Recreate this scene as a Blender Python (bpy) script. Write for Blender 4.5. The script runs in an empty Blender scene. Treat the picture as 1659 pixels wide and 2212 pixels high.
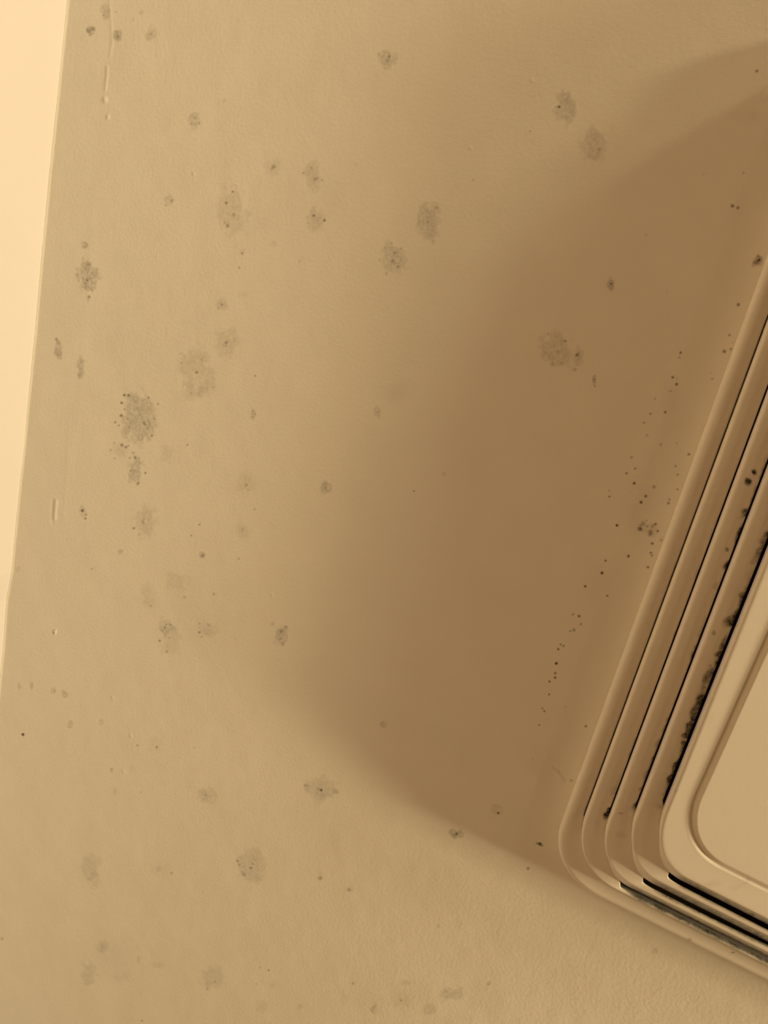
import bpy, math
import numpy as np
from mathutils import Matrix, Vector

# ------------------------------------------------------------------ camera geometry
IW, IH = 1659.0, 2212.0
F = 1788.0                      # focal length in pixels of the 1659 x 2212 frame
CX, CY = IW/2, IH/2
CEIL = 2.40                     # ceiling height
DIST = 0.45                     # camera to ceiling, measured straight up

def unit(v):
    v = np.array(v, float); return v/np.linalg.norm(v)
_d1 = unit((-1355, 5424, 1788))            # direction of the wall/ceiling corner
_v2 = np.array((-4877, -1808, 1788), float)
ZW = unit(np.cross(_d1, _v2))
if ZW[2] < 0: ZW = -ZW
YW = -_d1
XW = np.cross(YW, ZW)
R = np.array([XW, YW, ZW])                 # rows: world axes seen from the camera
CAM = np.array((0.0, 0.0, CEIL-DIST))

def P(px, py, h=0.0):
    """point of the place at distance h below the ceiling"""
    r = R @ np.array(((px-CX)/F, (py-CY)/F, 1.0))
    t = (DIST-h)/r[2]
    return CAM + r*t

def to_px(pts):
    q = (pts-CAM) @ R                      # camera coordinates (x right, y down, z forward)
    return CX+F*q[:, 0]/q[:, 2], CY+F*q[:, 1]/q[:, 2]

scn = bpy.context.scene
col = scn.collection
cam_data = bpy.data.cameras.new('camera')
cam_data.sensor_fit = 'VERTICAL'; cam_data.sensor_height = 36.0
cam_data.lens = F/IH*36.0
cam_data.clip_start = 0.01
cam = bpy.data.objects.new('camera', cam_data)
right = R @ np.array((1, 0, 0)); up = R @ np.array((0, -1, 0)); back = R @ np.array((0, 0, -1))
cam.matrix_world = Matrix(((right[0], up[0], back[0], CAM[0]), (right[1], up[1], back[1], CAM[1]),
                           (right[2], up[2], back[2], CAM[2]), (0, 0, 0, 1)))
col.objects.link(cam); scn.camera = cam

# ------------------------------------------------------------------ light and exposure
scn.view_settings.view_transform = 'Standard'; scn.view_settings.look = 'None'
scn.view_settings.gamma = 1.0; scn.view_settings.use_curve_mapping = False
scn.view_settings.exposure = 0.0
world = bpy.data.worlds.new('room_bounce'); scn.world = world; world.use_nodes = True
bg = world.node_tree.nodes['Background']
bg.inputs[0].default_value = (1.0, 0.59, 0.25, 1); bg.inputs[1].default_value = 0.19
LAMP_COL = (1.0, 0.82, 0.47)
# bulbs of an unseen light bar, last three are extra lamps added to fit the ceiling light: (x, y, drop below the ceiling, watts, radius)
BULBS = [(-1.60, -0.17, 0.19, 102, 0.05),
         (-1.60, 0.00, 0.20, 50, 0.05),
         (-1.60, 0.13, 0.21, 36, 0.05),
         (-1.60, 0.77, 0.26, 64, 0.06),
         (-1.00, 1.04, 0.14, 32, 0.05),
         (-1.60, -2.06, 0.20, 16, 0.06),
         (-1.60, 2.62, 0.96, 20, 0.08)]
for (bx_, by_, dz_, w_, r_) in BULBS:
    ld = bpy.data.lights.new('bulb_light', 'POINT'); ld.energy = w_*1.22; ld.shadow_soft_size = r_; ld.color = LAMP_COL
    lo = bpy.data.objects.new('bulb_light', ld); lo.location = (bx_, by_, CEIL-dz_); col.objects.link(lo)

# ------------------------------------------------------------------ noise helpers
rng = np.random.default_rng(7)
def vnoise(x, y, scale, seed):
    """smooth value noise in -1..1 of plane coordinates"""
    r = np.random.default_rng(seed); T = r.uniform(-1, 1, (256, 256))
    u = x/scale; v = y/scale
    i = np.floor(u).astype(np.int64); j = np.floor(v).astype(np.int64)
    a = u-i; b = v-j; a = a*a*(3-2*a); b = b*b*(3-2*b)
    i0 = i & 255; j0 = j & 255; i1 = (i+1) & 255; j1 = (j+1) & 255
    return (T[i0, j0]*(1-a)+T[i1, j0]*a)*(1-b)+(T[i0, j1]*(1-a)+T[i1, j1]*a)*b

def smooth(a, b, x):
    t = np.clip((x-a)/(b-a), 0, 1); return t*t*(3-2*t)

# ------------------------------------------------------------------ materials
def nodes_of(name):
    m = bpy.data.materials.new(name); m.use_nodes = True
    nt = m.node_tree; return m, nt, nt.nodes['Principled BSDF']

def paint_material(name, base, dark, rough=0.55, bump=0.0006, spec=0.3, bscale=260.0, mott=0.05):
    m, nt, b = nodes_of(name); N = nt.nodes; L = nt.links
    tc = N.new('ShaderNodeTexCoord')
    n1 = N.new('ShaderNodeTexNoise'); n1.inputs['Scale'].default_value = 28; n1.inputs['Detail'].default_value = 3
    L.new(tc.outputs['Object'], n1.inputs['Vector'])
    mx = N.new('ShaderNodeMix'); mx.data_type = 'RGBA'
    mx.inputs['A'].default_value = tuple(c*(1-mott) for c in base)+(1,); mx.inputs['B'].default_value = tuple(min(1, c*(1+mott)) for c in base)+(1,)
    L.new(n1.outputs['Fac'], mx.inputs['Factor'])
    at = N.new('ShaderNodeAttribute'); at.attribute_name = 'mould'  # also carries painted riser shade and a shadow band
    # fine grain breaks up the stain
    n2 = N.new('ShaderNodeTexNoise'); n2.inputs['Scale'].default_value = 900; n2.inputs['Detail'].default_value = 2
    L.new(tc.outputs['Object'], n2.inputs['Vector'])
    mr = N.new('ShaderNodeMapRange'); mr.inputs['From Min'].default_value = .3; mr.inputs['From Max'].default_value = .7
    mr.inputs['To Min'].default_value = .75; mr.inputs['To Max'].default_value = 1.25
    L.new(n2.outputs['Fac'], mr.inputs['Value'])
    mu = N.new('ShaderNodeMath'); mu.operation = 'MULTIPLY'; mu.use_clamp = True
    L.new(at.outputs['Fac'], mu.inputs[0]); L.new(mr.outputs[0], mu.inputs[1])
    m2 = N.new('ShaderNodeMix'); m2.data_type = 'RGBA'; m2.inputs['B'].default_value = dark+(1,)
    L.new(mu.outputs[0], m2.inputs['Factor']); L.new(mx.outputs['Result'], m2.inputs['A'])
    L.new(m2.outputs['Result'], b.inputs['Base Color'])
    b.inputs['Roughness'].default_value = rough
    b.inputs['Specular IOR Level'].default_value = spec
    n3 = N.new('ShaderNodeTexNoise'); n3.inputs['Scale'].default_value = bscale; n3.inputs['Detail'].default_value = 4
    L.new(tc.outputs['Object'], n3.inputs['Vector'])
    bp = N.new('ShaderNodeBump'); bp.inputs['Strength'].default_value = 1.0; bp.inputs['Distance'].default_value = bump
    L.new(n3.outputs['Fac'], bp.inputs['Height']); L.new(bp.outputs['Normal'], b.inputs['Normal'])
    return m

def plain_material(name, base, rough=0.6):
    m, nt, b = nodes_of(name); N = nt.nodes; L = nt.links
    n = N.new('ShaderNodeTexNoise'); n.inputs['Scale'].default_value = 60
    r = N.new('ShaderNodeMix'); r.data_type = 'RGBA'
    r.inputs['A'].default_value = tuple(c*.8 for c in base)+(1,); r.inputs['B'].default_value = tuple(c*1.15 for c in base)+(1,)
    L.new(n.outputs['Fac'], r.inputs['Factor']); L.new(r.outputs['Result'], b.inputs['Base Color'])
    b.inputs['Roughness'].default_value = rough
    return m

M_CEIL = paint_material('ceiling_paint', (0.78, 0.74, 0.67), (0.085, 0.062, 0.042), 0.6, 0.00010, 0.2, 420.0, 0.03)
M_WALL = paint_material('wall_paint', (0.39, 0.35, 0.345), (0.10, 0.09, 0.07), 0.5, 0.00008, 0.2, 200.0, 0.01)
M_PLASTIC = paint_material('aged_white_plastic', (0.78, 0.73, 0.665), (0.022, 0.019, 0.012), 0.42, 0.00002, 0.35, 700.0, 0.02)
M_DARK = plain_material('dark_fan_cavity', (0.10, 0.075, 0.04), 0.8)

# ------------------------------------------------------------------ mould map plus a painted shadow band (traced marks: x, y, rx, ry, strength)
PATCH = [
(229,26,14,20,.20),(195,68,11,11,.32),(254,77,11,14,.28),(327,74,14,17,.20),(306,27,5,6,.15),(287,42,5,6,.12),(422,262,15,22,.20),
(365,431,13,16,.13),(484,218,4,4,.15),(839,127,20,22,.22),(591,362,24,30,.12),(677,380,22,32,.14),(683,473,22,25,.18),(924,478,30,45,.20),
(770,356,4,6,.08),(1221,231,24,40,.22),(1285,312,33,38,.17),(1302,342,12,18,.06),(1638,563,12,12,.45),(1321,616,9,15,.33),
(1404,1142,26,16,.13),(1074,1750,12,11,.16),(827,1565,8,8,.20),(694,1700,34,26,.14),(661,1701,8,9,.2),(727,1709,8,7,.2),(690,1722,20,18,.09),
(984,1801,17,12,.25),(692,1888,12,16,.10),(754,1922,14,10,.12),(947,2001,5,7,.22),(1056,2125,7,7,.22),(745,2157,13,12,.11),(808,2179,8,13,.2),
(878,2122,16,8,.11),(976,2146,27,19,.18),(929,2181,19,13,.15),(866,2161,34,22,.09),(1415,2054,9,8,.14),(703,1053,14,17,.22),(960,1024,5,5,.15),
(848,558,28,38,.18),(1202,758,40,44,.17),(1249,774,14,22,.18),(1284,823,5,14,.33),(817,891,9,14,.15),(858,848,42,36,.06),
(502,455,36,58,.13),(507,401,14,10,.12),(592,527,10,9,.11),(523,546,9,9,.09),(479,658,15,17,.16),(523,637,18,14,.08),(490,739,28,40,.13),
(422,795,40,55,.14),(450,842,32,26,.10),(408,850,28,22,.09),(547,893,9,15,.15),(299,905,40,62,.24),(293,1015,18,32,.24),(260,973,22,18,.12),
(358,981,20,26,.09),(179,1106,10,16,.15),(315,1125,28,38,.15),(530,1042,30,28,.12),(525,1143,22,22,.11),(191,601,26,40,.27),(183,528,8,10,.26),
(126,757,10,24,.28),(174,795,10,24,.24),(320,1290,24,36,.11),(381,1258,30,32,.11),(357,1354,20,20,.15),(368,1382,28,46,.10),(450,1362,24,22,.12),
(607,1370,18,24,.22),(337,1612,20,24,.07),(218,1560,5,7,.2),(241,1663,4,7,.25),(286,1658,9,8,.08),(116,1493,6,7,.25),(140,1500,9,10,.25),
(68,1481,4,9,.2),(42,1483,4,9,.16),(152,1564,8,11,.2),(196,1870,24,26,.13),(205,1900,18,24,.11),(342,1875,30,24,.07),(543,1868,34,38,.15),
(447,1719,22,22,.14),(223,2045,15,14,.15),(192,2104,20,26,.13),(263,2113,20,16,.10),(299,2074,3,9,.15),(342,2085,16,10,.10),(458,2113,28,28,.13),
(588,2128,8,8,.12),(566,2175,16,18,.11),(648,2175,6,5,.15),(248,1712,6,14,.11),(39,1230,6,6,.15),(261,1192,6,7,.2),(438,1200,8,8,.28),
(516,1207,4,3,.25),(560,480,60,60,.03),(1450,850,30,60,.05),(1380,1080,50,80,.05),(1290,1250,50,60,.04),(700,420,60,90,.03),(420,1330,110,120,.04),(330,760,140,200,.03),
(240,2060,120,60,.04),(850,2150,130,50,.04),(1180,1640,50,60,.04),(1010,1640,40,60,.03),(1610,250,60,22,.06),  # last patch paints in a dark band of the grille's cast shadow
]
SPECK = [
(223,33,3,.3),(190,66,5,.35),(201,62,5,.35),(195,75,4,.25),(254,80,5,.3),(327,73,3,.3),(251,26,2.5,.35),(431,266,3,.35),(422,255,2.5,.3),(413,267,2.5,.3),(372,434,4,.35),(358,444,3,.3),
(841,122,3,.7),(838,131,5,.28),(818,118,3,.2),(853,137,4,.2),(831,147,3,.15),(591,360,5,.35),(587,365,3,.3),(674,364,3,.3),(680,387,4,.35),(685,385,4,.25),(696,389,4,.25),(655,374,2.5,.35),
(678,466,3.2,.65),(701,476,3,.65),(665,482,3,.2),(924,480,3,.35),(943,449,4,.25),(936,522,5,.2),(920,440,7,.12),(1022,389,3,.25),(1208,231,2.8,.85),(1202,231,2,.4),(1294,323,4,.3),
(1635,154,4.2,.6),(1606,374,3,.5),(1582,445,4,.65),(1594,449,4,.65),(1145,283,2,.4),(1520,376,2.4,.2),(1640,562,4,.95),(1632,566,5,.4),(1637,553,4,.5),(1630,572,6,.3),
(1595,658,3.6,.75),(1576,724,2.7,.75),(1564.6,759,4.2,.65),(1579,754,3,.6),(1583,740,2,.4),(1470,762,3,.75),(1467.6,772,3,.65),(1319.7,612.7,2.4,.8),(1318,600,3,.2),
(1453,815,3.7,.85),(1461.5,830,3.1,.85),(1462,818,2,.4),(1448,845,2.2,.55),(1415.7,861,2.3,.35),(1436.7,890.6,3,.85),(1405,894,2.7,.65),(1391,913,2.5,.65),(1397.5,940,3.4,.35),
(1536.7,806,2,.35),(1538.7,818,3,.45),(1396,507.6,2.5,.28),(1440.5,631,2,.2),(1427.7,960,2.5,.5),(1488,981,3,.65),(1462,957.5,2,.35),(1364,988,3,.45),(1372,1012,2.5,.65),
(1353.6,1022,3,.75),(1370,1044,3.6,.95),(1459.4,1007,2.6,.65),(1464,1025.6,2.6,.55),(1413,1052,4,.45),(1395,1072,3.2,.75),(1384.8,1085,3.5,.85),(1444,1087,3.5,.65),(1446,1079,3,.5),
(1463.7,1057,3,.5),(1316.5,1072.8,2.2,.7),(1316.5,1059.5,2,.5),(1332.7,1135,3,.85),(1389.7,1130.5,6,.35),(1383,1142.7,5,.7),(1398,1137,2.6,.6),(1410,1137,4.5,.45),(1416,1132,3.5,.75),
(1405,1149.5,6,.5),(1403,1155,4,.3),(1421,1147,3.2,.8),(1397,1124,2,.65),(1385,1135,3,.4),(1408.7,1174,3.2,.75),(1406,1194,2.8,.75),(1408,1200,2.6,.75),(1399.7,1225,3,.65),(1357.7,1201,3,.85),
(1308,1211,2.8,.75),(1300,1237.7,4.2,.9),(1264,1266.7,3,.85),(1312,1287,3,.75),(1428,1167,2.6,.45),(1238,1327,2.5,.6),(1251,1331,3.2,.85),(1255,1348,2.5,.55),(1232,1363,2.5,.6),
(1240,1361,4,.55),(1211,1392.5,2.5,.7),(1217,1395,3,.75),(1206,1402,3.2,.75),(1201.6,1433,3.2,.95),(1199.4,1454,3.2,.65),(1199,1464,3,.75),(1187,1472,2.6,.85),(1186,1500,2,.85),
(1171.6,1530,2.7,.75),(1176,1536.5,2.6,.75),(1165,1566,2.3,.75),(1265.5,1569,2.4,.75),(1221,1527,1.8,.4),(1234,1686,3.2,.35),(1076,1756,2.3,.85),(1166.6,1823,4,1.0),(1160,1821.6,3,.45),(1171,1826,3,.5),
(1140.5,1876,4,.5),(1151.7,1639,2,.25),(694,1706.5,3,.7),(688,1703,3.4,.3),(659,1697,3,.25),(986,1801,4,.55),(981,1806,5,.2),(993,1795,5,.18),(692,1897,4.5,.35),(754,1922,4,.35),(762.6,2124,3.6,.3),
(866,2161,2.8,.35),(703,1054,3,.25),(708,1060,3,.2),(894,1061,1.7,.7),(894,1061,1.7,.3),(848,564,4.2,.4),(860,576,3,.45),(846,526,3,.35),(867,537,3,.25),(835,591,4,.22),(820,561,3,.2),(1246.6,767,4.6,.55),(1250,764,3,.3),
(1221,736,3,.55),(1185,722,3,.4),(1204.6,760,2.2,.55),(1193,786,5,.22),(1242,798,4.4,.3),(1213,785,4,.18),(1284,820,2.5,.6),(1285,834,2.3,.6),(817,890,2.4,.35),(489,438.5,3,.6),(503,414,2.4,.55),
(505,464,4,.3),(492,488,4,.4),(486,480,3,.2),(523,547,2.6,.4),(517,578,2.5,.35),(647,564,3,.25),(479,658,3.2,.4),(472,666,3,.25),(489,740,3.6,.45),(488,747,2.4,.3),(425,804,3.6,.5),(393,784,4,.25),(413,850,4,.18),
(551,812,2.6,.45),(546,888,2.4,.4),(550,894,2.2,.3),(545,900,3,.25),(461,836,3.4,.2),(436,778,3,.22),(390,765,2.6,.2),
(268,853.5,3,.65),(278,854,3,.6),(262.6,870.5,3.2,.75),(262,897.6,4.2,.6),(249,912,2.5,.6),(257,919,2.4,.55),(239,972,2.4,.5),(264,961,4,.5),(272,966,3,.6),(277,963,2.4,.5),(292,989,3.6,.5),(301,990,2.4,.4),
(311,913,3,.5),(313,917,2.4,.5),(328,941,2.4,.55),(321,859,2.8,.45),(341,873,2.4,.5),(314,1022,2.6,.55),(298,1044,3.2,.45),(282,1017,3,.35),(281,989,2.6,.4),(247,957,3,.25),(333,905,3,.3),(248,990,2.4,.35),(287,978,3,.3),(276,905,3,.3),(269,884,2.6,.45),
(178,1103,3.6,.75),(185,1120,2.4,.55),(186,1112,3,.35),(289,1141,3.2,.5),(300,1154,3,.25),(438,1200,4.5,.3),(405,961,2.4,.45),(431,1133,2.4,.55),(413,1157,2.4,.4),(532,1048,3.6,.3),(536,1058,2.6,.25),(524,1144,4,.2),(550,1100,3,.25),(199,1229,2.2,.3),
(193,641,3.4,.4),(193,572,5.5,.22),(186,582,3,.25),(198,590,3,.25),(188,605,3,.3),(171,607,3,.25),(185,613,2.4,.3),(200,628,3,.25),(122,733,4,.3),(125,739,3,.25),(172,809,5,.2),(399,1290,4,.22),(360,1408,3.6,.4),(345,1384,2.7,.45),(356,1355,2.6,.5),(359,1349,2.2,.4),(350,1362,2.2,.4),
(369,1349,2.2,.35),(366,1378,2.4,.35),(326,1309,2.2,.3),(431,1347,2.4,.4),(430.5,1356,2,.35),(430.5,1366,2.8,.5),(436,1376,2,.4),(450,1349,4,.25),(453,1352,2.6,.3),(462,1283,3.4,.28),(607.5,1364,5,.38),(617,1354,4,.28),(589,1348,4,.22),(611,1391,5,.18),(605,1380,3,.25),(338.6,1614,3.2,.45),(297,1610,2.6,.35),
(49.5,1586.6,3.7,.85),(4,2028,4,.25),(117,1367,2.2,.45),(370.5,1886,4,.22),(342,1877,6,.10),(542,1875,3,.45),(546,1866,2.4,.3),(513,1860,3,.35),(517,1868,3,.3),(527,1889,4.4,.28),(522,1884,3,.25),(445,1717,3.6,.22),(223,2044,5,.15),(580,2096,2.5,.55),(562,2090,2.2,.25),(554,2125,3,.2),(307,2205,3,.35),(305,1712,3,.18),
(464,2121,3,.2),(447,2136,3,.2),(195,1899,4,.14),(412,1340,2,.2),(509,1380,2,.25),(421,1615,2,.25),(335,555,2,.2),(1119,1256,2,.1),
]
STREAK = [(1194,1657,1207,1668,3.5,.12),(1207,1668,1219,1686,4,.14),(46,302,46,326,1.6,.2),(311,1122,313,1131,1.6,.3)]

PEPPER = {(299,905), (293,1015), (191,601), (357,1354), (848,558)}
def mould_shadow_map(px, py, X, Y):
    """density of mould and the painted shadow band for points seen at px, py; X, Y in metres give the irregular growth pattern"""
    m = np.zeros_like(px)
    n1 = vnoise(X, Y, .0042, 1); n2 = vnoise(X, Y, .0019, 2); n3 = vnoise(X, Y, .0009, 3)
    wob = .42*n1+.32*n2+.16*n3
    grain = np.clip(1+.45*n2+.45*n3, .2, 2)
    pep = vnoise(X, Y*.6, .00085, 9)+.5*vnoise(X, Y*.6, .0016, 10)
    order = np.argsort(py.ravel(), kind='stable'); ys = py.ravel()[order]
    mf = m.ravel(); pxf = px.ravel(); pyf = py.ravel(); wf = wob.ravel(); gf = grain.ravel(); pf = pep.ravel()
    def sel(x0, x1, y0, y1):
        a = np.searchsorted(ys, y0); b = np.searchsorted(ys, y1)
        idx = order[a:b]; k = (pxf[idx] > x0) & (pxf[idx] < x1); return idx[k]
    for (x, y, rx, ry, s) in PATCH:
        i = sel(x-1.7*rx, x+1.7*rx, y-1.7*ry, y+1.7*ry)
        if not len(i): continue
        r = np.hypot((pxf[i]-x)/rx, (pyf[i]-y)/ry)+wf[i]*(.75 if s > .06 else .5)
        soft = .35 if s > .12 else .8
        d = s*(1-smooth(1-soft, 1.05, r))*gf[i]
        pe = 1.2 if (x, y) in PEPPER else .25
        if s > .09: d += s*pe*(1-smooth(.5, 1.05, r))*smooth(.75, 1.15, pf[i])
        mf[i] = mf[i]+d*(1-mf[i])
    for (x, y, r0, s) in SPECK:
        i = sel(x-2.4*r0, x+2.4*r0, y-2.4*r0, y+2.4*r0)
        if not len(i): continue
        r = np.hypot(pxf[i]-x, pyf[i]-y)/r0+wf[i]*.35
        d = np.clip(s*(1-smooth(.35, 1.35, r))*1.1, 0, 1)
        mf[i] = np.maximum(mf[i], mf[i]+d*(1-mf[i]))
    for (x0, y0, x1, y1, w, s) in STREAK:
        i = sel(min(x0, x1)-3*w, max(x0, x1)+3*w, min(y0, y1)-3*w, max(y0, y1)+3*w)
        if not len(i): continue
        dx, dy = x1-x0, y1-y0; t = np.clip(((pxf[i]-x0)*dx+(pyf[i]-y0)*dy)/(dx*dx+dy*dy), 0, 1)
        r = np.hypot(pxf[i]-x0-t*dx, pyf[i]-y0-t*dy)/w
        mf[i] = mf[i]+s*(1-smooth(.4, 1.3, r))*(1-mf[i])
    return mf.reshape(px.shape)

# ------------------------------------------------------------------ mesh helpers
def grid_mesh(name, V, nu, nv, keep=None, mat=None, smooth_on=True, attr=None, flip=False):
    me = bpy.data.meshes.new(name)
    i, j = np.meshgrid(np.arange(nu-1), np.arange(nv-1), indexing='ij')
    a = (i*nv+j).ravel(); q = np.stack([a, a+nv, a+nv+1, a+1], 1)
    if flip: q = q[:, ::-1]
    if keep is not None: q = q[keep.ravel()]
    me.vertices.add(len(V)); me.vertices.foreach_set('co', V.astype(np.float32).ravel())
    me.loops.add(q.size); me.loops.foreach_set('vertex_index', q.ravel().astype(np.int32))
    me.polygons.add(len(q)); me.polygons.foreach_set('loop_start', (np.arange(len(q))*4).astype(np.int32))
    me.polygons.foreach_set('loop_total', np.full(len(q), 4, np.int32))
    me.update(calc_edges=True)
    me.polygons.foreach_set('use_smooth', np.full(len(q), smooth_on))
    if attr is not None:
        at = me.attributes.new('mould', 'FLOAT', 'POINT'); at.data.foreach_set('value', attr.astype(np.float32).ravel())
    if mat: me.materials.append(mat)
    me.update()
    o = bpy.data.objects.new(name, me); col.objects.link(o); return o

# ------------------------------------------------------------------ grille outlines, traced on the fan cover
# every outline: height below the ceiling, two points of the left side, two of the bottom side,
# rounding lengths measured along both sides (image pixels)
H = [0.0140, 0.0180, 0.0220, 0.0260, 0.0300]
TR = {
 0: ((1659, 547), (1312.6, 1500), (1400, 1996), (1659, 2125), 108, 128),
 1: ((1659, 693.7), (1361, 1500), (1362, 1938.5), (1659, 2088), 112, 118),
 2: ((1659, 848), (1415.6, 1500), (1400, 1930), (1659, 2059), 100, 105),
 3: ((1659, 1012), (1472, 1500), (1409, 1898), (1659, 2023), 110, 98),
 4: ((1659, 1189), (1534.5, 1500), (1467, 1890), (1659, 1987), 112, 100),
 5: ((1659, 1361), (1597, 1500), (1587, 1889), (1659, 1925), 120, 120),
}
def seg_int(p, u, q, v):
    A = np.array([[u[0], -v[0]], [u[1], -v[1]]]); t = np.linalg.solve(A, (q-p)[:2]); return p+u*t[0]

class Outline:
    """rounded four-sided outline lying flat at height h"""
    def __init__(s, k, h):
        a, b, c, d, ra, rb = TR[k]; s.h = h
        A, B, C_, D_ = [P(x, y, h)[:2] for (x, y) in (a, b, c, d)]
        s.u = unit(A-B); s.v = unit(D_-C_)
        s.P = seg_int(B, s.u, C_, s.v)
        # local scale at the corner converts the rounding lengths
        pp = np.array([[s.P[0], s.P[1], CEIL-h]])
        def pxlen(w):
            x0, y0 = to_px(pp); x1, y1 = to_px(pp+np.array([[w[0]*.02, w[1]*.02, 0]]))
            return math.hypot(x1[0]-x0[0], y1[0]-y0[0])/.02
        s.ra = ra/pxlen(s.u); s.rb = rb/pxlen(s.v)
O0 = Outline(0, H[0])
SIDE_U, SIDE_V = 0.472, 0.450
def build_loop(k, h):
    o = Outline(k, h)
    iu = np.dot(o.P-O0.P, O0.u); iv = np.dot(o.P-O0.P, O0.v)
    LU = SIDE_U-2*iu; LV = SIDE_V-2*iv
    BL = o.P; TL = BL+o.u*LU; BR = BL+o.v*LV; TRc = TL+o.v*LV
    ra, rb = o.ra, o.rb
    NL, NB, NS, NC = 560, 420, 60, 36
    def bez(p0, c, p1, n):
        t = (np.arange(n)/n)[:, None]; kk = .60
        a = p0+(c-p0)*kk; b = p1+(c-p1)*kk
        return (1-t)**3*p0+3*(1-t)**2*t*a+3*(1-t)*t*t*b+t**3*p1
    def lin(p0, p1, n):
        t = (np.arange(n)/n)[:, None]; return p0*(1-t)+p1*t
    u, v = o.u, o.v
    pts = [lin(TL-u*ra, BL+u*ra, NL), bez(BL+u*ra, BL, BL+v*rb, NC), lin(BL+v*rb, BR-v*rb, NB), bez(BR-v*rb, BR, BR+u*ra, NC),
           lin(BR+u*ra, TRc-u*ra, NS), bez(TRc-u*ra, TRc, TRc-v*rb, NC), lin(TRc-v*rb, TL+v*rb, NS), bez(TL+v*rb, TL, TL-u*ra, NC)]
    L = np.concatenate(pts); side = np.concatenate([np.full(len(p), i) for i, p in enumerate(pts)])
    return L, side, o, LU, LV
def inward(L):
    t = np.roll(L, -1, 0)-np.roll(L, 1, 0); t /= np.linalg.norm(t, axis=1)[:, None]
    n = np.stack([-t[:, 1], t[:, 0]], 1); c = L.mean(0)
    if np.mean(np.sum(n*(c-L), 1)) < 0: n = -n
    return n
LOOP = {k: build_loop(k, (H+[H[4]])[k]) for k in range(6)}
NST = len(LOOP[0][0])
def at(L, h):
    hh = np.broadcast_to(np.asarray(h, float), (len(L),))
    return np.concatenate([L, (CEIL-hh)[:, None]], 1)

# slots: start on the left side and on the bottom side, width at ledge level, slope of the riser
SLOT_L = {1: (1258, 1778), 2: (1310, 1771), 3: (1368, 1757), 4: (1430, 1748)}
SLOT_B = {1: None, 2: (1345, 1914), 3: (1397, 1905), 4: (1452, 1899)}
W_L = {1: .0009, 2: .0010, 3: .0012, 4: .0017}
W_B = {1: 0, 2: .0037, 3: .0034, 4: .0036}
BAND = {1: .0008, 2: .0053, 3: .0060, 4: .0056}
def slot_width(k):
    """slot width at every station, and how far the riser foot stands out"""
    L, side, o, LU, LV = LOOP[k]
    w = np.zeros(NST); su = (L-o.P) @ o.u; sv = (L-o.P) @ o.v
    def prof(s, s0, s1, W):
        d = np.minimum(s-s0, s1-s); e = .0012
        return np.where(d > 0, W*np.sqrt(np.clip(1-(1-np.clip(d/e, 0, 1))**2, 0, 1)), 0)
    q = P(*SLOT_L[k], H[k])[:2]; s0 = float((q-o.P) @ o.u)
    ml = (side == 0) | (side == 1) & (su > sv) | (side == 7) & (sv < .02)
    w[ml] = prof(su[ml], s0, LU-s0, W_L[k])
    mr = (side == 4) | (side == 3) & (su > LV-sv) | (side == 5) & (LU-su > LV-sv)
    w[mr] = prof(su[mr], s0, LU-s0, W_B[max(k, 2)])
    foot = np.full(NST, .0004)
    if SLOT_B[k] is not None:
        q = P(*SLOT_B[k], H[k])[:2]; s1 = float((q-o.P) @ o.v)
        mb = (side == 2) | (side == 1) & (sv >= su) | (side == 3) & (su <= LV-sv)
        w[mb] = prof(sv[mb], s1, LV-s1, W_B[k])
        mt = (side == 6) | (side == 5) & (LU-su <= LV-sv) | (side == 7) & (sv >= .02)
        w[mt] = prof(sv[mt], s1, LV-s1, W_B[k])
    # riser foot stands out more along the bottom side
    blend = np.zeros(NST)
    if SLOT_B[k] is not None:
        blend = np.where((side != 0) & (side != 4), smooth(s1-.016, s1-.001, sv)*(1-smooth(LV-s1+.001, LV-s1+.016, sv)), 0)
    foot = foot+(BAND[k]-foot)*blend
    return w, foot

def strip(name, rings, parent, label=None, mould=True, tier=0, closed_fill=False, mat=None):
    n = len(rings); V = np.stack(rings, 0)                   # (ring, station, 3)
    V = np.concatenate([V, V[:, :1]], 1)                     # close the loop
    m = None
    Vf = V.reshape(-1, 3)
    if mould: m = vent_mould_shade(Vf, tier)
    o = grid_mesh(name, Vf, n, NST+1, mat=mat or M_PLASTIC, attr=m if m is not None else np.zeros(len(Vf)))
    import bmesh
    bm = bmesh.new(); bm.from_mesh(o.data)
    bmesh.ops.remove_doubles(bm, verts=bm.verts, dist=1e-6)
    if closed_fill:
        bm.verts.ensure_lookup_table()
        be = [e for e in bm.edges if len(e.link_faces) == 1]
        zc = min(np.mean([v.co.z for v in e.verts]) for e in be)
        be = [e for e in be if abs(np.mean([v.co.z for v in e.verts])-closed_fill) < 1e-5]
        r = bmesh.ops.contextual_create(bm, geom=be)
        for f in r['faces']: f.material_index = 0; f.smooth = False
    bmesh.ops.recalc_face_normals(bm, faces=bm.faces)
    bm.to_mesh(o.data); bm.free()
    o.parent = parent
    o.matrix_parent_inverse = parent.matrix_world.inverted()
    if label: o['label'] = label
    return o

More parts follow.
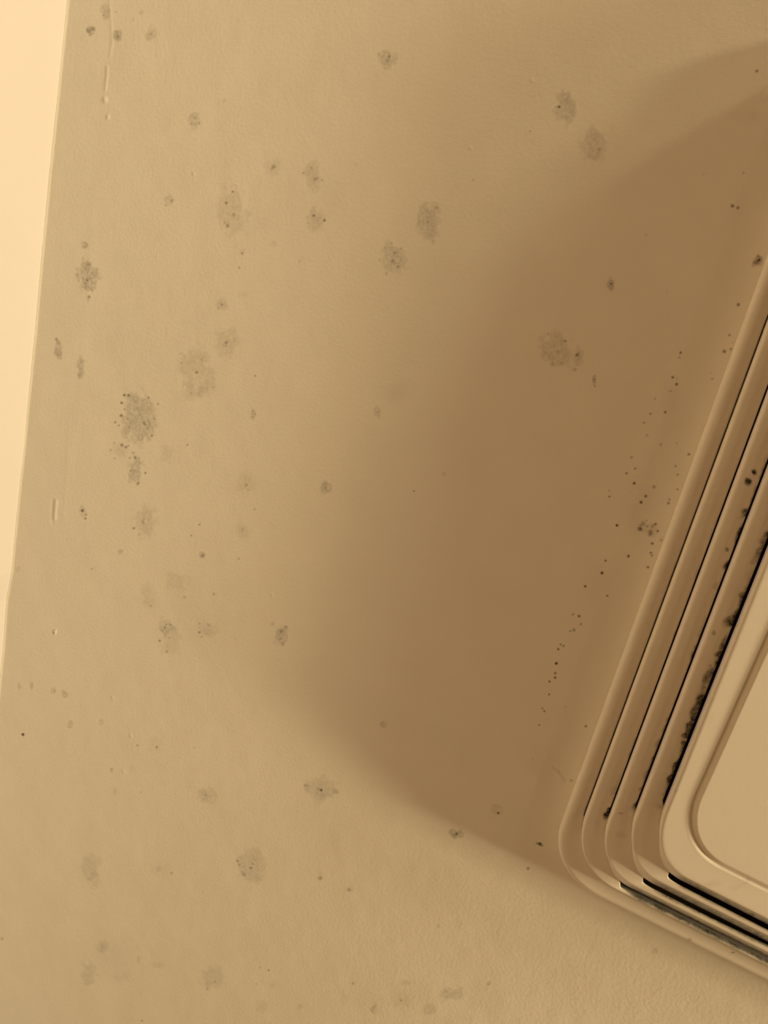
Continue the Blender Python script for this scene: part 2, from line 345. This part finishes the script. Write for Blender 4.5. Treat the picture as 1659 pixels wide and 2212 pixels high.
VM = [ # mould on the grille: x, y, rx, ry, strength
(1611,1109,18,18,.60),(1618,1100,10,10,.3),(1629.7,1021,6,7,.75),(1617,1042,8,8,.65),(1613,1036,5,5,.4),(1576,1221,17,19,1.0),(1582,1212,9,12,.9),(1570,1187,5,6,.35),(1598,1150,7,16,.6),(1590,1178,5,12,.5),(1546,1264,8,14,.15),(1550,1285,8,18,.25),
(1571,1186.5,5,5,.25),(1586,1345,20,14,.7),(1590,1335,12,12,.85),(1572,1339,10,8,.3),(1543.5,1367,4,5,.3),(1540,1328,6,5,.9),(1502,1410,5,14,.7),(1313,1755,8,14,.8),(1308,1760,4,6,.7),(1341,1757,8,2.0,.45),(1345,1803,14,8,.07),
(1440,1735,6,14,.7),(1655,1170,14,40,.5),(1640,1200,12,30,.4),(1605,1290,8,20,.3),(1560,1395,9,26,.5),(1525,1470,12,30,.5),(1505,1530,12,24,.55),(1485,1580,10,26,.6),(1478,1620,12,24,.5),(1460,1665,12,30,.5),(1445,1710,8,26,.5),(1330,1700,6,30,.15),
(1583,2057,6,2.4,.6),(1505,1992.5,5,4,.8),(1530,2008,9,6,.8),(1432,2034,0,0,0),(1460,1710,5,5,.1),(1612,1905,8,10,.10),(1587,1920,12,14,.05),(1585,1620,10,40,.04),(1578,1700,20,30,.05),(1586,1612,3,3,.12),
(1536,1908,18,10,.07),(1535,1555,10,14,.04),(1413,1650,6,40,.05),(1490,2030,6,5,.2),(1475,1985,16,4,.2)]
def edge_x(k, y):
    a, b = TR[k][0], TR[k][1]; return a[0]+(b[0]-a[0])*(y-a[1])/(b[1]-a[1])
def vent_mould_shade(V, tier):
    px, py = to_px(V); X, Y = V[:, 0], V[:, 1]
    m = np.zeros(len(V)); n1 = vnoise(X, Y, .005, 21); n2 = vnoise(X, Y, .0022, 22)
    for (x, y, rx, ry, s) in VM:
        if rx == 0 or (s > .12 and y < 1780 and edge_x(tier, y) > x-3) or (tier == 4 and s > .12): continue
        # tilt the marks along the left side of the grille
        dx = (px-x)+(py-y)*.39*(ry > 8); dy = py-y
        r = np.hypot(dx/rx, dy/ry)+.4*n1+.35*n2
        m = m+(1-m)*min(1, s*1.35)*(1-smooth(.45, 1.15, r))
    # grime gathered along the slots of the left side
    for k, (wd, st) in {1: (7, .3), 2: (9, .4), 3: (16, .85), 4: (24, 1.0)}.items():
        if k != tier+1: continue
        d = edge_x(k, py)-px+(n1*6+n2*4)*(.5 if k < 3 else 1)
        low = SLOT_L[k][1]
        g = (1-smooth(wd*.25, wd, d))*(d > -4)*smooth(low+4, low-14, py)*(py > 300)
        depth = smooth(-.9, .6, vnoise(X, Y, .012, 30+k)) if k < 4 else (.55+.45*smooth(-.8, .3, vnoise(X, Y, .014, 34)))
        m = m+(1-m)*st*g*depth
    # grime around the slots of the bottom side, and riser shade painted dark
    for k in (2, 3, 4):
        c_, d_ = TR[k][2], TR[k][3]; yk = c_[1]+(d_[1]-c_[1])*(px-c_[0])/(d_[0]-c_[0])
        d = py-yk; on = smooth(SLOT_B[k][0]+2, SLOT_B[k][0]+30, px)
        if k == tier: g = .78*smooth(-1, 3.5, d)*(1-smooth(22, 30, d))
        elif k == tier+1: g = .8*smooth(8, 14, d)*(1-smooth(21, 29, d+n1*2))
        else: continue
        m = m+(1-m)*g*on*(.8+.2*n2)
    return np.clip(m, 0, 1)

root = bpy.data.objects.new('exhaust_fan_grille', None); col.objects.link(root)
cpos = LOOP[0][0].mean(0); root.location = (cpos[0], cpos[1], CEIL)
root['label'] = 'off-white plastic exhaust fan cover with stepped rims and mouldy slots on the ceiling'
root['category'] = 'ventilation grille'
bpy.context.view_layer.update()

W = {k: slot_width(k) for k in (1, 2, 3, 4)}
def edge_rings(k, r, n=6):
    """rounded outer edge of a tier, from its flank to its face"""
    L = LOOP[k][0]; N = inward(L); out = []
    for i in range(n+1):
        th = math.pi/2*i/n
        out.append(at(L+N*(r*(1-math.cos(th)))[:, None], H[k]-r+r*math.sin(th)))
    return out, L+N*r[:, None]
# the face of each rim falls away towards its slot, more along the left and right sides
_side = LOOP[0][1]; DROP = np.full(NST, .0006)
for _a in (0, 4): DROP[_side == _a] = .0022
for _a, _f in ((1, 1), (3, 0), (5, 1), (7, 0)):
    _i = np.where(_side == _a)[0]; _t = (np.arange(len(_i))+.5)/len(_i); _t = _t if _f else 1-_t
    DROP[_i] = .0022+(.0006-.0022)*smooth(0, .7, _t)
NAMES = {0: 'outer_frame', 1: 'louvre_rim', 2: 'louvre_rim', 3: 'louvre_rim', 4: 'centre_panel'}
LAB = {1: 'outermost stepped rim of the grille', 2: 'middle stepped rim of the grille with thin dark slots',
       3: 'innermost stepped rim of the grille with black mould along its slot'}
for k in range(5):
    L = LOOP[k][0]; N = inward(L); rings = []
    r = np.full(NST, .0038) if k == 0 else .0009+(DROP-.0006)/.0016*.0013
    if k == 0:
        rings.append(at(L, .0002))
        rings.append(at(L, .003))
    else:
        w, foot = W[k]
        base = H[k-1]-DROP
        Lb = L-N*foot[:, None]
        g = np.clip(w/.001, 0, 1)
        rings.append(at(Lb+N*.0006, base-.003*g))
        rings.append(at(Lb, base-.0002*g))
        for t in (.33, .66):
            rings.append(at(Lb*(1-t)+L*t, base*(1-t)+(H[k]-r)*t))
    er, inner = edge_rings(k, r)
    rings += er
    if k < 4:
        w, foot = W[k+1]
        Ln = LOOP[k+1][0]; Nn = inward(Ln)
        Lo = Ln-Nn*(foot+w)[:, None]
        n = 18
        for i in range(1, n+1):
            t = i/n
            rings.append(at(inner*(1-t)+Lo*t, H[k]-DROP*t**2))
        # lip of the slot, going up into the fan housing
        e = .0004
        g = np.clip(w/.001, 0, 1)
        rings.append(at(Lo+Nn*np.minimum(e, w*.3)[:, None], H[k]-DROP-.0004*g))
        rings.append(at(Lo, H[k]-DROP-.0012*g))
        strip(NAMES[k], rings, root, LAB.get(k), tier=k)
    else:
        G = LOOP[5][0]; NG = inward(G); n = 10
        for i in range(1, n+1):
            t = i/n; rings.append(at(inner*(1-t)+G*t, H[4]))
        rings.append(at(G+NG*.0006, H[4]-.0006))
        rings.append(at(G+NG*.0010, H[4]-.0006))
        rings.append(at(G+NG*.0030, H[4]+.0005))
        rings.append(at(G+NG*.0036, H[4]+.0006))
        rings.append(at(G+NG*.0042, H[4]+.0006))
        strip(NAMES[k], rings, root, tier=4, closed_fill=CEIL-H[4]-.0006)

# fan housing above the ceiling, seen black through the slots
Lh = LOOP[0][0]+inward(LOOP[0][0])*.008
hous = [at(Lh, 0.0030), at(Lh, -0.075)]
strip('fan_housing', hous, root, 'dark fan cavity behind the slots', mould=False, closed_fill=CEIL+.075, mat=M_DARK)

# ------------------------------------------------------------------ ceiling
x_wall = P(77.5, 700)[0]
corner = [P(x, y)[:2] for (x, y) in ((0, 0), (IW, 0), (IW, IH), (0, IH))]
c = np.array(corner); x0, x1 = c[:, 0].min()-.01, c[:, 0].max()+.01; y0, y1 = c[:, 1].min()-.01, c[:, 1].max()+.01
# traced line of the wall corner: world x as a function of y
WE = [(150, -60), (145.6, 0), (128.5, 170), (107.6, 373), (90, 560), (77.5, 700), (52, 963), (35, 1127), (25, 1236), (14, 1295), (7, 1400), (0, 1470), (-8, 1560), (-60, 2212)]
wy = np.array([P(x, y)[1] for x, y in WE]); wx = np.array([P(x, y)[0] for x, y in WE]); od = np.argsort(wy); wy = wy[od]; wx = wx[od]
XWALL = float(wx.max())+.0005
x1 = XWALL+.004
STEP = .0005
nx = int((x1-x0)/STEP)+1; ny = int((y1-y0)/STEP)+1
gx = x0+np.arange(nx)*STEP; gy = y0+np.arange(ny)*STEP
GX, GY = np.meshgrid(gx, gy, indexing='ij')
V = np.stack([GX, GY, np.full_like(GX, CEIL)], -1).reshape(-1, 3)
px, py = to_px(V)
mm = mould_shadow_map(px, py, V[:, 0], V[:, 1])
# relief of the paint: runs, dents, the sealant bead along the wall
def ridge(pts, w, hgt):
    d = np.full(len(V), 1e9)
    for (a, b) in zip(pts[:-1], pts[1:]):
        dx, dy = b[0]-a[0], b[1]-a[1]; t = np.clip(((px-a[0])*dx+(py-a[1])*dy)/(dx*dx+dy*dy), 0, 1)
        d = np.minimum(d, np.hypot(px-a[0]-t*dx, py-a[1]-t*dy))
    return hgt*np.exp(-(d/w)**2)
z = np.zeros(len(V))
z += ridge([(236, 0), (240, 40), (242, 90), (237, 120)], 3.2, .00007)
z += ridge([(232, 145), (228, 195)], 3.4, .00014)
z += ridge([(226, 214), (227, 217)], 5, .00030)+ridge([(233, 252), (233, 255)], 3, .00022)
z += ridge([(121, 1083), (118, 1120)], 3.4, .00022)-ridge([(114, 1080), (113, 1130)], 3, .0001)
z += ridge([(150, 900), (143, 1050), (136, 1125)], 2.8, .00003)
z += ridge([(205, 400), (172, 860), (150, 1000)], 9, .00003)
z += ridge([(311, 1126), (311, 1129)], 2.5, .0002)+ridge([(120, 1362), (118, 1368)], 2.4, .0003)
for (a, b) in ((1149, 172), (418, 375), (587, 1284), (1016, 318), (266, 1665), (243, 1506), (282, 1589)): z += ridge([(a, b), (a+1, b+3)], 3, .00013)
z += .00007*vnoise(V[:, 0], V[:, 1], .022, 41)+.00003*vnoise(V[:, 0], V[:, 1], .008, 42)
# sealant bead: the edge of the paint turns down to the wall
wl = np.interp(V[:, 1], wy, wx); dd = wl-V[:, 0]
z += .0003*np.exp(-(np.clip(dd, 0, 1)/.0012)**2)
V[:, 2] -= z
ci, cj = np.meshgrid(gx[:-1]+STEP/2, gy[:-1]+STEP/2, indexing='ij')
rel = np.stack([ci-O0.P[0], cj-O0.P[1]], -1); su = rel @ O0.u; sv = rel @ O0.v
inside = (su > .012) & (sv > .012) & (su < SIDE_U-.012) & (sv < SIDE_V-.012)
vis = grid_mesh('ceiling', V, nx, ny, keep=~inside, mat=M_CEIL, attr=mm, flip=True)
# the rest of the ceiling, one plate around the detailed part, joined into the same mesh
import bmesh
bm = bmesh.new(); bm.from_mesh(vis.data)
lay = bm.verts.layers.float['mould']
X0, X1, Y0, Y1 = -1.9, XWALL+.004, -1.6, 1.6
for (a, b, c_, d) in ((X0, x0, Y0, Y1), (x0, gx[-1], Y0, y0), (x0, gx[-1], gy[-1], Y1)):
    # leave the opening of the grille free where it reaches beyond the detailed part
    xs = np.linspace(a, b, 120); ys = np.linspace(c_, d, 160)
    for i in range(len(xs)-1):
        for j in range(len(ys)-1):
            cx_, cy_ = (xs[i]+xs[i+1])/2, (ys[j]+ys[j+1])/2
            s1 = (cx_-O0.P[0])*O0.u[0]+(cy_-O0.P[1])*O0.u[1]; s2 = (cx_-O0.P[0])*O0.v[0]+(cy_-O0.P[1])*O0.v[1]
            if .022 < s1 < SIDE_U-.022 and .022 < s2 < SIDE_V-.022: continue
            f = bm.faces.new([bm.verts.new((p, q, CEIL)) for p, q in ((xs[i], ys[j]), (xs[i], ys[j+1]), (xs[i+1], ys[j+1]), (xs[i+1], ys[j]))])
bm.to_mesh(vis.data); bm.free()
vis['kind'] = 'structure'

# ------------------------------------------------------------------ left wall
zs = np.concatenate([[0, .0008, .0016, .003, .006, .012, .03, .06, .12, .18, .24, .32, .40], np.linspace(.44, CEIL, 40)])
ysl = np.concatenate([np.linspace(-1.6, wy[0]-.01, 30), np.arange(wy[0], wy[-1], .0012), np.linspace(wy[-1]+.01, 1.6, 30)])
YY, ZZ = np.meshgrid(ysl, zs, indexing='ij')
XX = np.interp(YY, wy, wx)
# a touch of waviness in the plaster
XX = XX+.0002*vnoise(YY, ZZ, .05, 51)+.00008*vnoise(YY, ZZ, .006, 52)*(ZZ < .02)
WV = np.stack([XX, YY, CEIL-ZZ-.0], -1).reshape(-1, 3)
wall = grid_mesh('wall_left', WV, len(ysl), len(zs), mat=M_WALL, attr=np.zeros(len(WV)))
wall['kind'] = 'structure'
# below the painted border, brown tiles added out of view to limit bounce light
M_ADDED_TILE, nt, b = nodes_of('added_bounce_tiles')
br = nt.nodes.new('ShaderNodeTexBrick'); tc = nt.nodes.new('ShaderNodeTexCoord'); mp = nt.nodes.new('ShaderNodeMapping')
mp.inputs['Rotation'].default_value = (0, math.pi/2, math.pi/2)
nt.links.new(tc.outputs['Object'], mp.inputs['Vector']); nt.links.new(mp.outputs[0], br.inputs['Vector'])
br.offset = 0; br.inputs['Scale'].default_value = 1; br.inputs['Brick Width'].default_value = .15; br.inputs['Row Height'].default_value = .15
br.inputs['Mortar Size'].default_value = .003
br.inputs['Color1'].default_value = (.15, .08, .026, 1); br.inputs['Color2'].default_value = (.16, .085, .028, 1); br.inputs['Mortar'].default_value = (.3, .25, .2, 1)
nt.links.new(br.outputs['Color'], b.inputs['Base Color']); b.inputs['Roughness'].default_value = .5
wall.data.materials.append(M_ADDED_TILE)
pc = np.zeros(len(wall.data.polygons)*3); wall.data.polygons.foreach_get('center', pc)
wall.data.polygons.foreach_set('material_index', (pc.reshape(-1, 3)[:, 2] < CEIL-.40).astype(np.int32))
print('ceil verts', len(V), 'O0', O0.P, O0.u, O0.v, 'wall x', XWALL, 'scale', np.linalg.norm(P(1300, 1500)-P(1301, 1500)))
